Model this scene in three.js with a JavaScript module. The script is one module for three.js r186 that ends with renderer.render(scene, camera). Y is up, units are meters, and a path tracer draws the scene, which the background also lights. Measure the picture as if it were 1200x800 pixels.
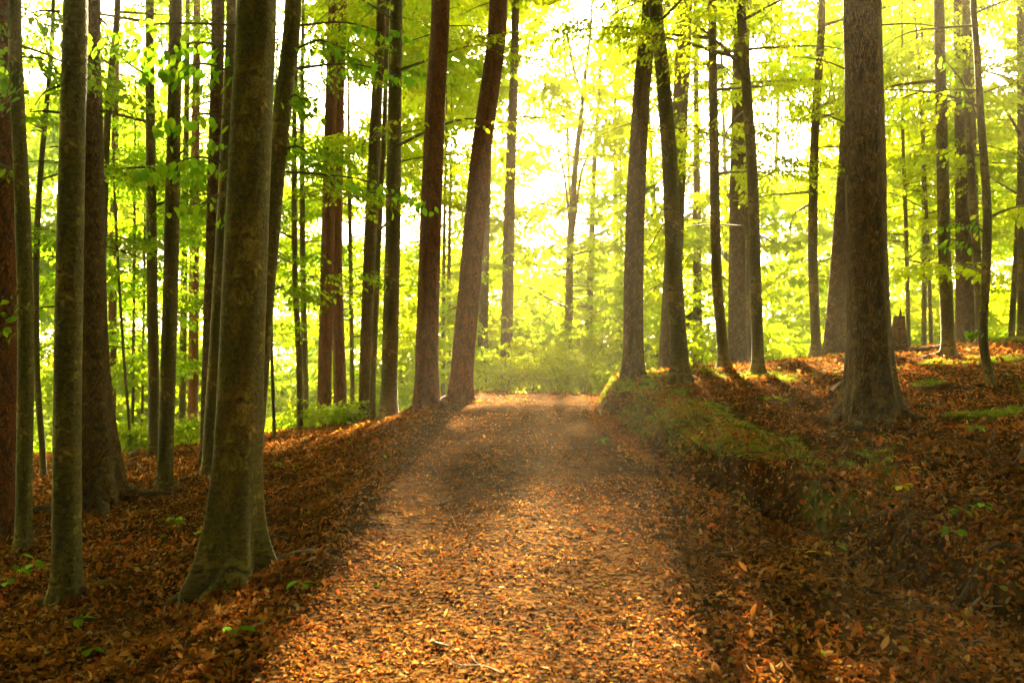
import * as THREE from 'three';
import { mergeGeometries } from 'three/addons/utils/BufferGeometryUtils.js';

// ------------------------------------------------------------ camera, sky, sun, exposure
const scene = new THREE.Scene();
const FPX = 1099, EYE = 1.6, PITCH = Math.atan(30 / FPX);        // lens of the 1200 x 800 photograph
const camera = new THREE.PerspectiveCamera(2 * Math.atan(400 / FPX) * 180 / Math.PI, 1.5, 0.05, 600);
camera.position.set(0, EYE, 0); camera.rotation.x = PITCH;
camera.focus = 8.5; camera.userData.fStop = 2.2;
const renderer = new THREE.WebGLRenderer();
renderer.toneMapping = THREE.LinearToneMapping;
renderer.toneMappingExposure = 36;
renderer.shadowMap.enabled = true;
const SUN_EL = 28 * Math.PI / 180, SUN_AZ = Math.atan((700 - 600) / FPX);
const sunDir = new THREE.Vector3(Math.sin(SUN_AZ) * Math.cos(SUN_EL), Math.sin(SUN_EL), -Math.cos(SUN_AZ) * Math.cos(SUN_EL));
{
  const W = 512, Hh = 256, data = new Float32Array(W * Hh * 4), v = new THREE.Vector3();
  for (let j = 0; j < Hh; j++) for (let i = 0; i < W; i++) {
    const lat = ((j + 0.5) / Hh - 0.5) * Math.PI, lon = ((i + 0.5) / W - 0.5) * 2 * Math.PI;
    v.set(Math.cos(lat) * Math.cos(lon), Math.sin(lat), Math.cos(lat) * Math.sin(lon));
    const a = Math.acos(Math.min(1, v.dot(sunDir))) * 180 / Math.PI, up = Math.pow(Math.max(0, v.y), 0.55);
    const g = 1.6 * Math.exp(-(a * a) / 160) + 0.7 * Math.exp(-a / 38), k = (j * W + i) * 4;
    data[k] = 0.085 * (1 - up) + 0.05 * up + g * 1.0;
    data[k + 1] = 0.077 * (1 - up) + 0.048 * up + g * 0.86;
    data[k + 2] = 0.05 * (1 - up) + 0.034 * up + g * 0.55;
    data[k + 3] = 1;
  }
  const t = new THREE.DataTexture(data, W, Hh, THREE.RGBAFormat, THREE.FloatType);
  t.mapping = THREE.EquirectangularReflectionMapping; t.magFilter = THREE.LinearFilter; t.needsUpdate = true;
  scene.background = t; scene.environment = t;
}
const sun = new THREE.DirectionalLight(new THREE.Color().setRGB(1, 0.83, 0.5), 5);
sun.shadow.radius = 2.6; sun.position.copy(sunDir).multiplyScalar(80); sun.castShadow = true;
Object.assign(sun.shadow.camera, { left: -40, right: 40, top: 40, bottom: -40, near: 1, far: 200 });
sun.shadow.mapSize.set(4096, 4096);
scene.add(sun, sun.target);
scene.fog = new THREE.FogExp2(new THREE.Color().setRGB(1, 0.86, 0.6), 0.0036);

// ------------------------------------------------------------ helpers
let seed = 12345;
function rnd() { seed = (seed + 0x6D2B79F5) | 0; let t = Math.imul(seed ^ (seed >>> 15), 1 | seed); t = (t + Math.imul(t ^ (t >>> 7), 61 | t)) ^ t; return ((t ^ (t >>> 14)) >>> 0) / 4294967296; }
const rr = (a, b) => a + (b - a) * rnd();
const gauss = () => (rnd() + rnd() + rnd() + rnd() - 2) * 1.2;
const clamp = (x, a, b) => Math.max(a, Math.min(b, x)), mix = (a, b, t) => a + (b - a) * t;
const sst = (a, b, x) => { const t = clamp((x - a) / (b - a), 0, 1); return t * t * (3 - 2 * t); };
function hash(x, y, s = 0) { let h = Math.imul(x, 374761393) + Math.imul(y, 668265263) + Math.imul(s, 974634777); h = Math.imul(h ^ (h >>> 13), 1274126177); return ((h ^ (h >>> 16)) >>> 0) / 4294967296; }
function vnoise(x, y, s = 0, px = 0, py = 0) {                     // value noise, periodic when px, py are given
  const ix = Math.floor(x), iy = Math.floor(y), fx = x - ix, fy = y - iy, u = fx * fx * (3 - 2 * fx), w = fy * fy * (3 - 2 * fy);
  const m = (i, p) => p ? ((i % p) + p) % p : i;
  const a = hash(m(ix, px), m(iy, py), s), b = hash(m(ix + 1, px), m(iy, py), s), c = hash(m(ix, px), m(iy + 1, py), s), d = hash(m(ix + 1, px), m(iy + 1, py), s);
  return mix(mix(a, b, u), mix(c, d, u), w);
}
function fbm(x, y, o = 4, s = 0, px = 0, py = 0) { let v = 0, a = 0.5, n = 0; for (let k = 0; k < o; k++) { v += a * vnoise(x, y, s + k, px, py); n += a; a *= 0.5; x *= 2; y *= 2; px *= 2; py *= 2; } return v / n; }
function table(rows) {                                             // smooth curve through [x, y] rows
  return (x) => {
    const n = rows.length; if (x <= rows[0][0]) return rows[0][1]; if (x >= rows[n - 1][0]) return rows[n - 1][1];
    let i = 0; while (x > rows[i + 1][0]) i++;
    const [x0, y0] = rows[i], [x1, y1] = rows[i + 1], h = x1 - x0, t = (x - x0) / h;
    const sl = (k) => k <= 0 || k >= n - 1 ? 0 : (rows[k + 1][1] - rows[k - 1][1]) / (rows[k + 1][0] - rows[k - 1][0]);
    const m0 = sl(i) * h, m1 = sl(i + 1) * h, t2 = t * t, t3 = t2 * t;
    return (2 * t3 - 3 * t2 + 1) * y0 + (t3 - 2 * t2 + t) * m0 + (-2 * t3 + 3 * t2) * y1 + (t3 - t2) * m1;
  };
}
const names = {};
function numbered(n) { const k = names[n] = (names[n] ?? -1) + 1; return k ? n + '_' + String(k).padStart(3, '0') : n; }
function shade(o) { o.traverse((m) => { if (m.isMesh) { m.castShadow = true; m.receiveShadow = true; } }); return o; }
function thing(name, label, category, pos, group) {
  const o = new THREE.Group(); o.name = numbered(name); o.position.copy(pos); o.userData = { label, category };
  if (group) o.userData.group = group; scene.add(o); return o;
}
function part(name, geo, mat, parent, kind) { const m = new THREE.Mesh(geo, mat); m.name = name; if (kind) m.userData.kind = kind; parent.add(m); m.castShadow = m.receiveShadow = true; return m; }
// a point of the photograph (1200 x 800) at the depth d in front of the camera
function P(px, py, d) {
  const dx = (px - 600) / FPX, dy = -(py - 400) / FPX, c = Math.cos(PITCH), s = Math.sin(PITCH), y = dy * c + s, z = c - dy * s;
  return new THREE.Vector3(dx / z * d, EYE + y / z * d, -d);
}

// ------------------------------------------------------------ the lie of the land
const pathH = table([[-60, -2.5], [-30, -1.5], [-5, -0.4], [0, -0.12], [4.75, 0], [8.7, 0.55], [12, 0.86], [15.7, 1.08], [18, 1.1], [22, 0.7], [30, -0.5], [60, -3.5], [200, -7]]);
const pathX = table([[-10, -0.9], [0, -0.5], [4.75, -0.2], [8.7, 0.02], [13, 0], [15.7, 0.15], [18, 0.9], [22, 3], [30, 8.5], [60, 30]]);
const toeR = table([[0, 4.4], [4, 3.9], [6, 3.2], [7.3, 2.55], [8.3, 2.05], [9.7, 1.65], [12, 1.45], [14.5, 1.3], [18, 1.3], [30, 2]]);
function ground(x, z) {
  const d = -z, u = x - pathX(d); let h = pathH(d);
  const near = 1 - sst(26, 45, d);
  const wig = (fbm(x * 0.9 + 7, d * 0.9, 3, 5) - 0.5) * 0.5;
  if (u < 0) { const L = Math.max(0, -u - 1.25 - wig * 0.5), Lc = L < 10 ? L : 10 + (L - 10) * 0.2; h -= (0.35 * (1 - Math.exp(-L * L / (0.6 * (L + 0.35)))) + 0.105 * Lc) * (0.4 + 0.6 * near); }
  else {
    const R = u - (toeR(d) - pathX(d) * 0) - wig * 0.7; const Rp = Math.max(0, R), Rc = Rp < 8 ? Rp : 8 + (Rp - 8) * 0.15;
    const nf = 1 - sst(8.5, 11, d), hgt = (0.22 + 0.26 * (fbm(d * 0.8, 3.3, 2, 9) - 0.4)) * (1 - 0.1 * nf);
    const lip = sst(-0.02, 0.06 + (0.5 - 0.2 * nf) * fbm(x * 0.8, d * 0.9, 2, 21), R);
    h += (hgt * lip + 0.085 * Rc - (0.06 + 0.06 * nf) * Math.exp(-Math.abs(R + 0.12) / 0.16)) * near;
  }
  h -= 0.03 * Math.exp(-Math.pow((u - 0.62) / 0.25, 2)) + 0.03 * Math.exp(-Math.pow((u + 0.62) / 0.25, 2));   // two shallow wheel ruts
  const rough = sst(0.6, 2, Math.abs(u));
  h += (fbm(x * 0.35 + 3, d * 0.35, 3, 1) - 0.5) * 0.22 * rough + (fbm(x * 2.1, d * 2.1, 3, 2) - 0.5) * (0.035 + 0.06 * rough) + (fbm(x * 9, d * 9, 2, 3) - 0.5) * 0.02;
  return h;
}
function groundNormal(x, z) { const e = 0.06; return new THREE.Vector3(ground(x - e, z) - ground(x + e, z), 2 * e, ground(x, z - e) - ground(x, z + e)).normalize(); }
function onGround(px, py) { for (let d = 2.5; d < 60; d += 0.015) { const p = P(px, py, d); const g = ground(p.x, p.z); if (p.y <= g) { p.y = g; return p; } } return P(px, py, 40); }
// where the sun finds gaps in the canopy: share of leaves missing along the ray that ends at this point of the ground
function gap(x, y, z) {
  let d = -z, gx = x, gd = d, k = 0;
  for (let it = 0; it < 3; it++) { const h = (y - pathH(clamp(gd, -20, 40))) / Math.tan(SUN_EL); gd = d - h * Math.cos(SUN_AZ); gx = x - h * Math.sin(SUN_AZ); }
  const n = (fbm(gx * 0.8 + 40, gd * 0.8 + 11, 3, 77) - 0.5) * 1.6;
  const el = (cx, cd, rx, rd, s = 0.25) => 1 - sst(1 - s, 1 + s, Math.hypot((gx - cx) / rx, (gd - cd) / rd) + n * 0.35);
  k = Math.max(k, el(5.0, -5.6, 4.3, 7.6, 0.15), el(-4.2, -1.5, 1.5, 2.4), 0.95 * el(4.6, 12.2, 3.0, 2.2), 0.6 * el(4.2, 9.4, 1.5, 1.1), el(6.6, 10.4, 1.0, 0.6), 0.8 * el(-4.6, 19.5, 2.6, 1.8));
  k = Math.max(k, el(0.05, 5.3, 2.4, 3.2, 0.25) * (0.72 + 0.28 * sst(0.4, 0.55, fbm(gx * 1.3 + 5, gd * 1.3, 2, 83))), 0.62 * el(0.1, 10.8, 2.4, 3.6), el(-0.2, 15.4, 3.3, 1.9, 0.2), el(3.6, 11.0, 1.1, 0.6), 0.8 * el(1.0, 20.3, 3.4, 2.2), el(-4.2, 17, 1.0, 0.8), el(-5.8, 11.5, 0.7, 0.6));
  for (const [cx, cd, r] of [[-2.9, 7.4, 0.55], [-4.4, 9.2, 0.6], [-2.6, 10.4, 0.6], [-4.8, 6.6, 0.5], [2.9, 6.2, 0.55], [2.6, 9.6, 0.5], [5.4, 8.4, 0.6], [-1.0, 11.8, 0.6], [0.9, 9.8, 0.5], [3.4, 14.6, 0.7], [-6.6, 13.5, 0.7]]) k = Math.max(k, 0.9 * el(cx, cd, r * 1.3, r));
  k = Math.max(k, 0.7 * sst(0.62, 0.72, fbm(gx * 0.5 + 90, gd * 0.5, 2, 78)) * sst(9, 12, gd));
  return k;
}

function gapNear(x, y, z, r) { return Math.max(gap(x, y, z), 0.8 * gap(x + r, y, z), 0.8 * gap(x - r, y, z), 0.8 * gap(x, y, z + r), 0.8 * gap(x, y, z - r)); }

// ------------------------------------------------------------ materials
function texture(W, H, fn, srgb) {
  const a = new Uint8Array(W * H * 4);
  for (let j = 0; j < H; j++) for (let i = 0; i < W; i++) { const c = fn(i / W, j / H), k = (j * W + i) * 4; a[k] = clamp(c[0], 0, 1) * 255; a[k + 1] = clamp(c[1], 0, 1) * 255; a[k + 2] = clamp(c[2], 0, 1) * 255; a[k + 3] = 255; }
  const t = new THREE.DataTexture(a, W, H); t.wrapS = t.wrapT = THREE.RepeatWrapping; t.magFilter = THREE.LinearFilter; t.minFilter = THREE.LinearMipmapLinearFilter; t.generateMipmaps = true;
  if (srgb) t.colorSpace = THREE.SRGBColorSpace; t.needsUpdate = true; return t;
}
const gray = (v) => [v, v, v];
function worley(x, y, px, py, s) {                                  // [nearest, second] cell distances, periodic
  const ix = Math.floor(x), iy = Math.floor(y); let a = 9, b = 9, id = 0;
  for (let j = -1; j < 2; j++) for (let i = -1; i < 2; i++) {
    const cx = ix + i, cy = iy + j, mx = ((cx % px) + px) % px, my = ((cy % py) + py) % py;
    const d = Math.hypot(cx + hash(mx, my, s) - x, cy + hash(mx, my, s + 1) - y);
    if (d < a) { b = a; a = d; id = hash(mx, my, s + 2); } else if (d < b) b = d;
  }
  return [a, b, id];
}
// beech: smooth grey-green skin with fine level ripples, blotches of algae and lichen. One tile: 0.6 m round, 1.2 m up
const brows = []; for (let k = 0; k < 7; k++) brows.push([hash(k, 1, 88), hash(k, 2, 88), 0.03 + 0.04 * hash(k, 3, 88), 0.5 + hash(k, 4, 88)]);   // eyebrow scars of shed branches
const wrap = (a) => a - Math.round(a);
const beechF = (u, v) => {
  const blot = fbm(u * 4, v * 5, 4, 31, 4, 5), fine = fbm(u * 30, v * 60, 3, 32, 30, 60), ring = fbm(u * 5, v * 60, 3, 33, 5, 60);
  const lich = sst(0.57, 0.62, fbm(u * 12, v * 22, 4, 34, 12, 22)) * sst(0.45, 0.6, fbm(u * 3, v * 4, 2, 38, 3, 4)), speck = sst(0.72, 0.8, vnoise(u * 40, v * 90, 37, 40, 90));
  let brow = 0; for (const [bu, bv, w, k] of brows) { const dx = wrap(u - bu) / w, dy = (wrap(v - bv) * 2) / w; if (Math.abs(dx) < 1.3 && Math.abs(dy) < 1.3) { const arc = Math.abs(dy + 0.5 * dx * dx - 0.25); brow = Math.max(brow, k * (1 - sst(0.08, 0.2, arc)) * (1 - sst(0.8, 1.2, Math.abs(dx)))); if (Math.hypot(dx * 1.6, dy + 0.15) < 0.3) brow = Math.max(brow, k * 0.8); } }
  return { blot, fine, ring, lich, speck, brow };
};
const beechMap = texture(512, 1024, (u, v) => {
  const { blot, fine, ring, lich, speck, brow } = beechF(u, v), k = (0.55 + 0.5 * blot + 0.55 * (fine - 0.5) + 0.3 * (ring - 0.5)) * (1 - 0.35 * speck) * (1 - 0.55 * Math.min(1, brow));
  const c = [0.45 * k, 0.36 * k, 0.15 * k], g = sst(0.42, 0.66, fbm(u * 3, v * 3, 4, 36, 3, 3));
  return [mix(c[0], 0.38 * k, g) + 0.12 * lich, mix(c[1], 0.335 * k, g) + 0.115 * lich, mix(c[2], 0.1 * k, g) + 0.08 * lich];
}, true);
const beechBump = texture(512, 1024, (u, v) => { const { fine, ring, speck, blot, brow, lich } = beechF(u, v); return gray(0.5 + 0.35 * (ring - 0.5) + 0.4 * (fine - 0.5) - 0.15 * speck + 0.2 * (blot - 0.5) + 0.25 * brow + 0.06 * lich); });
// spruce and pine: long ragged flakes with dark cracks. One tile: 0.5 m round, 0.8 m up
const plateF = (u, v) => {
  const wx = (fbm(u * 8, v * 5, 4, 41, 8, 5) - 0.5) * 3.2, wy = (fbm(u * 5, v * 7, 3, 42, 5, 7) - 0.5) * 2.6;
  const [a, b, id] = worley(u * 18 + wx, v * 9 + wy, 18, 9, 43), crack = sst(0.0, 0.34, b - a), [c, e, id2] = worley(u * 46 + wx * 2, v * 30 + wy * 2, 46, 30, 47), flake = sst(0, 0.4, e - c);
  const fine = fbm(u * 50, v * 40, 3, 44, 50, 40), big = fbm(u * 3, v * 3, 4, 45, 3, 3), deep = sst(0.35, 0.6, fbm(u * 6, v * 4, 3, 48, 6, 4));
  return { crack: mix(1, crack, 0.35 + 0.65 * deep), id, id2, flake, fine, big };
};
const sprF = (r) => texture(512, 1024, (u, v) => {
  const { crack, id, id2, flake, fine, big } = plateF(u, v), k = (0.48 + 0.52 * crack) * (0.8 + 0.2 * flake) * (0.66 + 0.14 * id + 0.16 * id2 + 0.5 * (fine - 0.5) + 0.6 * (big - 0.5));
  const li = sst(0.58, 0.66, fbm(u * 10, v * 14, 4, 46, 10, 14)) * 0.1;
  return r ? [0.72 * k, 0.38 * k, 0.16 * k] : [0.54 * k + li, 0.38 * k + li * 0.9, 0.16 * k + li * 0.4];
}, true);
const sprMap = sprF(false), pineMap = sprF(true);
const sprBump = texture(512, 1024, (u, v) => { const { crack, id, id2, flake, fine } = plateF(u, v); return gray(0.1 + crack * (0.4 + 0.2 * id) + 0.15 * flake + 0.1 * id2 + 0.25 * (fine - 0.5)); });
const M = {
  beech: new THREE.MeshStandardMaterial({ map: beechMap, bumpMap: beechBump, bumpScale: 0.012, roughness: 0.85 }),
  spruce: new THREE.MeshStandardMaterial({ map: sprMap, bumpMap: sprBump, bumpScale: 0.03, roughness: 0.95 }),
  pine: new THREE.MeshStandardMaterial({ map: pineMap, bumpMap: sprBump, bumpScale: 0.03, roughness: 0.95 }),
  twig: new THREE.MeshStandardMaterial({ color: new THREE.Color().setRGB(0.1, 0.07, 0.035), roughness: 0.95 }),
  bleached: new THREE.MeshStandardMaterial({ color: new THREE.Color().setRGB(0.3, 0.24, 0.16), roughness: 0.9 }),
  leaf: new THREE.MeshPhysicalMaterial({ color: 0xffffff, roughness: 1, transmission: 0.72, thickness: 0, side: THREE.DoubleSide, specularIntensity: 0 }),
  needle: new THREE.MeshStandardMaterial({ color: 0xffffff, roughness: 0.8, side: THREE.DoubleSide }),
  litter: new THREE.MeshPhysicalMaterial({ color: 0xffffff, roughness: 1, specularIntensity: 0, ior: 1.06, transmission: 0.35, thickness: 0, side: THREE.DoubleSide }),
  grass: new THREE.MeshPhysicalMaterial({ color: 0xffffff, roughness: 1, specularIntensity: 0, transmission: 0.4, thickness: 0, side: THREE.DoubleSide }),
};
const leafMats = [[0.15, 0.32, 0.01], [0.19, 0.36, 0.01], [0.12, 0.28, 0.014], [0.25, 0.38, 0.01]].map((c) => { const m = M.leaf.clone(); m.color.setRGB(...c); return m; });
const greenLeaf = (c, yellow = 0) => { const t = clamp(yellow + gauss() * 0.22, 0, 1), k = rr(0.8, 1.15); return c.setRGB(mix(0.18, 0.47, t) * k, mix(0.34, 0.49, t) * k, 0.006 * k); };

// ------------------------------------------------------------ shapes: leaves, sprays, tubes, trunks
function leafShape(n, bend, fold, wide = 0.3) {                    // a blade from the origin along +x, one unit long
  const pos = [], idx = [], uv = [];
  for (let k = 0; k <= n; k++) {
    const t = k / n, w = wide * Math.pow(Math.sin(Math.PI * Math.pow(t, 0.85)), 0.8) * (k === n ? 0 : 1), y = -bend * t * t;
    pos.push(t, y, 0, t, y + fold * w, w, t, y + fold * w, -w); uv.push(t, 0.5, t, 1, t, 0);
    if (k) { const a = 3 * (k - 1), b = 3 * k; if (k > 1) idx.push(a, a + 1, b + 1, a, b + 2, a + 2); idx.push(a, b + 1, b, a, b, b + 2); }
  }
  const g = new THREE.BufferGeometry(); g.setAttribute('position', new THREE.Float32BufferAttribute(pos, 3)); g.setAttribute('uv', new THREE.Float32BufferAttribute(uv, 2)); g.setIndex(idx); g.computeVertexNormals(); return g;
}
function spray(nl, len, size) {                                    // a flat beech twig: leaves alternate left and right and hang a little
  const out = [], m = new THREE.Matrix4(), q = new THREE.Quaternion(), base = leafShape(3, 0.18, 0.25, 0.31);
  for (let k = 0; k < nl; k++) {
    const t = (k + 0.6) / nl, s = k % 2 ? 1 : -1, sz = size * rr(0.75, 1.15) * (k === nl - 1 ? 1.1 : 1);
    q.setFromEuler(new THREE.Euler(s * rr(-0.5, 0.2) + gauss() * 0.3, -s * rr(0.5, 1.15) * (k === nl - 1 ? 0.1 : 1), rr(-0.95, -0.1), 'YXZ'));
    m.compose(new THREE.Vector3(t * len, -0.12 * len * t * t + gauss() * 0.01, s * 0.03 * rr(0.2, 2.4)), q, new THREE.Vector3(sz, sz, sz));
    out.push(base.clone().applyMatrix4(m));
  }
  const stem = new THREE.BufferGeometry(), p = [];
  for (let k = 0; k < 4; k++) { const t = k / 3; p.push(t * len, -0.12 * len * t * t, 0.0025 * (1 - t), t * len, -0.12 * len * t * t - 0.004 * (1 - t), 0, t * len, -0.12 * len * t * t, -0.0025 * (1 - t)); }
  const ix = []; for (let k = 0; k < 3; k++) for (let i = 0; i < 2; i++) ix.push(3 * k + i, 3 * k + i + 1, 3 * k + 3 + i, 3 * k + i + 1, 3 * k + 4 + i, 3 * k + 3 + i);
  stem.setAttribute('position', new THREE.Float32BufferAttribute(p, 3)); stem.setAttribute('uv', new THREE.Float32BufferAttribute(new Array(24).fill(0), 2)); stem.setIndex(ix); stem.computeVertexNormals();
  out.push(stem);
  return mergeGeometries(out);
}
const sprays = [spray(13, 0.46, 0.078), spray(11, 0.4, 0.07), spray(15, 0.52, 0.075)];
const blob = [spray(16, 0.5, 0.12), spray(14, 0.45, 0.13)];        // coarser, for crowns high overhead and far off
const Qt0 = new THREE.Quaternion();
function needles() {                                               // a drooping spruce twig
  const pos = [], nrm = [];
  for (let k = 0; k < 34; k++) {
    const t = k / 34, y = -0.5 * t * t, s = k % 2 ? 1 : -1, L = rr(0.1, 0.22) * (1 - 0.5 * t), x = t * 0.55, tipx = x + L * 0.4, tipz = s * L * rr(0.2, 0.6), tipy = y - L * rr(0.6, 1.0);
    pos.push(x - 0.012, y, 0, x + 0.012, y, 0.006 * s, tipx, tipy, tipz); nrm.push(0, 1, 0, 0, 1, 0, 0, 1, 0);
  }
  const g = new THREE.BufferGeometry(); g.setAttribute('position', new THREE.Float32BufferAttribute(pos, 3)); g.computeVertexNormals(); return g;
}
const needleShape = needles();
function bough(k) {                                                // several twigs in one layer, for trees far off
  const out = [];
  for (let i = 0; i < 6; i++) { Qt0.setFromEuler(new THREE.Euler(gauss() * 0.3, i * 1.05 + gauss() * 0.4, rr(-0.35, 0.1), 'YXZ')); out.push(blob[(i + k) % 2].clone().applyMatrix4(new THREE.Matrix4().compose(new THREE.Vector3(gauss() * 0.35, gauss() * 0.14, gauss() * 0.35), Qt0, new THREE.Vector3(1, 1, 1)))); }
  return mergeGeometries(out);
}
const boughs = [bough(0), bough(1)];
function tube(pts, r0, r1, seg = 6, rings = 10, wob = 0) {
  const curve = new THREE.CatmullRomCurve3(pts), pos = [], uv = [], idx = []; let nx = new THREE.Vector3(0.3, 0.2, 1);
  const len = curve.getLength();
  for (let k = 0; k <= rings; k++) {
    const t = k / rings, p = curve.getPoint(t), tg = curve.getTangent(t); nx.addScaledVector(tg, -nx.dot(tg)).normalize(); const by = new THREE.Vector3().crossVectors(tg, nx), r = mix(r0, r1, t);
    for (let i = 0; i <= seg; i++) { const a = i % seg / seg * 2 * Math.PI, q = r * (1 + wob * (hash(k, i % seg, 5) - 0.5)); pos.push(p.x + q * (Math.cos(a) * nx.x + Math.sin(a) * by.x), p.y + q * (Math.cos(a) * nx.y + Math.sin(a) * by.y), p.z + q * (Math.cos(a) * nx.z + Math.sin(a) * by.z)); uv.push(i / seg, t * len / 0.8); }
    if (k) for (let i = 0; i < seg; i++) { const a = (k - 1) * (seg + 1) + i, b = a + seg + 1; idx.push(a, a + 1, b, a + 1, b + 1, b); }
  }
  const g = new THREE.BufferGeometry(); g.setAttribute('position', new THREE.Float32BufferAttribute(pos, 3)); g.setAttribute('uv', new THREE.Float32BufferAttribute(uv, 2)); g.setIndex(idx); g.computeVertexNormals(); return g;
}
// a trunk: axis(h) gives its middle above the base, radius(h) its size; flare spreads the roots
function trunkShape(axis, radius, height, o) {
  const hs = [-0.35]; let h = -0.1; while (h < height) { hs.push(h); h += h < 1 ? o.step * 0.6 : h < o.seen ? o.step : 0.8; } hs.push(height);
  const seg = o.seg, pos = [], uv = [], idx = [], s = o.seed, around = Math.max(1, Math.round(2 * Math.PI * radius(1.5) / o.tile[0]));
  for (let k = 0; k < hs.length; k++) {
    const hh = hs[k], p = axis(hh), r = radius(Math.max(0, hh)), f = Math.exp(-Math.max(0, hh) / o.flareH);
    for (let i = 0; i <= seg; i++) {
      const a = i % seg / seg * 2 * Math.PI, ca = Math.cos(a), sa = Math.sin(a);
      const lobe = 1.5 * Math.pow(0.5 + 0.5 * Math.cos(o.lobes * a + s + 0.7 * Math.sin(a + s)), 2.6), lob2 = 0.5 + 0.5 * Math.cos((o.lobes - 2) * a + 2.3 * s);
      let q = r * (1 + o.flare * f * (0.35 + 0.75 * lobe + 0.35 * lob2));
      q *= 1 + 0.07 * f * Math.cos((o.lobes + 3) * a + s) + o.bumpy * (fbm(ca * 1.7 + 5 + s, hh * 1.3 + sa * 1.7 + 20, 3, 50) - 0.5) + 0.05 * Math.cos(o.lobes * a + s + hh * 0.25) * (1 - 0.5 * f) * o.bumpy * 6;
      if (o.knots) for (const [kh, ka, kr] of o.knots) { const da = Math.atan2(Math.sin(a - ka), Math.cos(a - ka)) * r, e = (da * da + (hh - kh) * (hh - kh)) / (kr * kr); if (e < 6) q += kr * 0.55 * Math.exp(-e); }
      pos.push(p.x + q * ca, p.y, p.z + q * sa); uv.push(i / seg * around, hh / o.tile[1]);
    }
    if (k) for (let i = 0; i < seg; i++) { const a = (k - 1) * (seg + 1) + i, b = a + seg + 1; idx.push(a, b, a + 1, a + 1, b, b + 1); }
  }
  const g = new THREE.BufferGeometry(); g.setAttribute('position', new THREE.Float32BufferAttribute(pos, 3)); g.setAttribute('uv', new THREE.Float32BufferAttribute(uv, 2)); g.setIndex(idx); g.computeVertexNormals();
  const n = g.attributes.normal;                                    // join the seam
  for (let k = 0; k < hs.length; k++) { const a = k * (seg + 1), b = a + seg, v = new THREE.Vector3().fromBufferAttribute(n, a).add(new THREE.Vector3().fromBufferAttribute(n, b)).normalize(); n.setXYZ(a, v.x, v.y, v.z); n.setXYZ(b, v.x, v.y, v.z); }
  return g;
}
const Mx = new THREE.Matrix4(), Qt = new THREE.Quaternion(), Cl = new THREE.Color(), Eu = new THREE.Euler();
function copies(name, geo, mat, parent, list) {                    // list of [x, y, z, yaw, pitch, roll, scale, r, g, b]
  const m = new THREE.InstancedMesh(geo, mat, list.length); m.name = name; m.userData.kind = 'stuff'; m.castShadow = m.receiveShadow = true;
  list.forEach((l, i) => { Qt.setFromEuler(Eu.set(l[5], l[3], l[4], 'YZX')); Mx.compose(new THREE.Vector3(l[0], l[1], l[2]), Qt, new THREE.Vector3(l[6], l[6], l[6])); m.setMatrixAt(i, Mx); m.setColorAt(i, Cl.setRGB(l[7], l[8], l[9])); });
  parent.add(m); return m;
}

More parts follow.
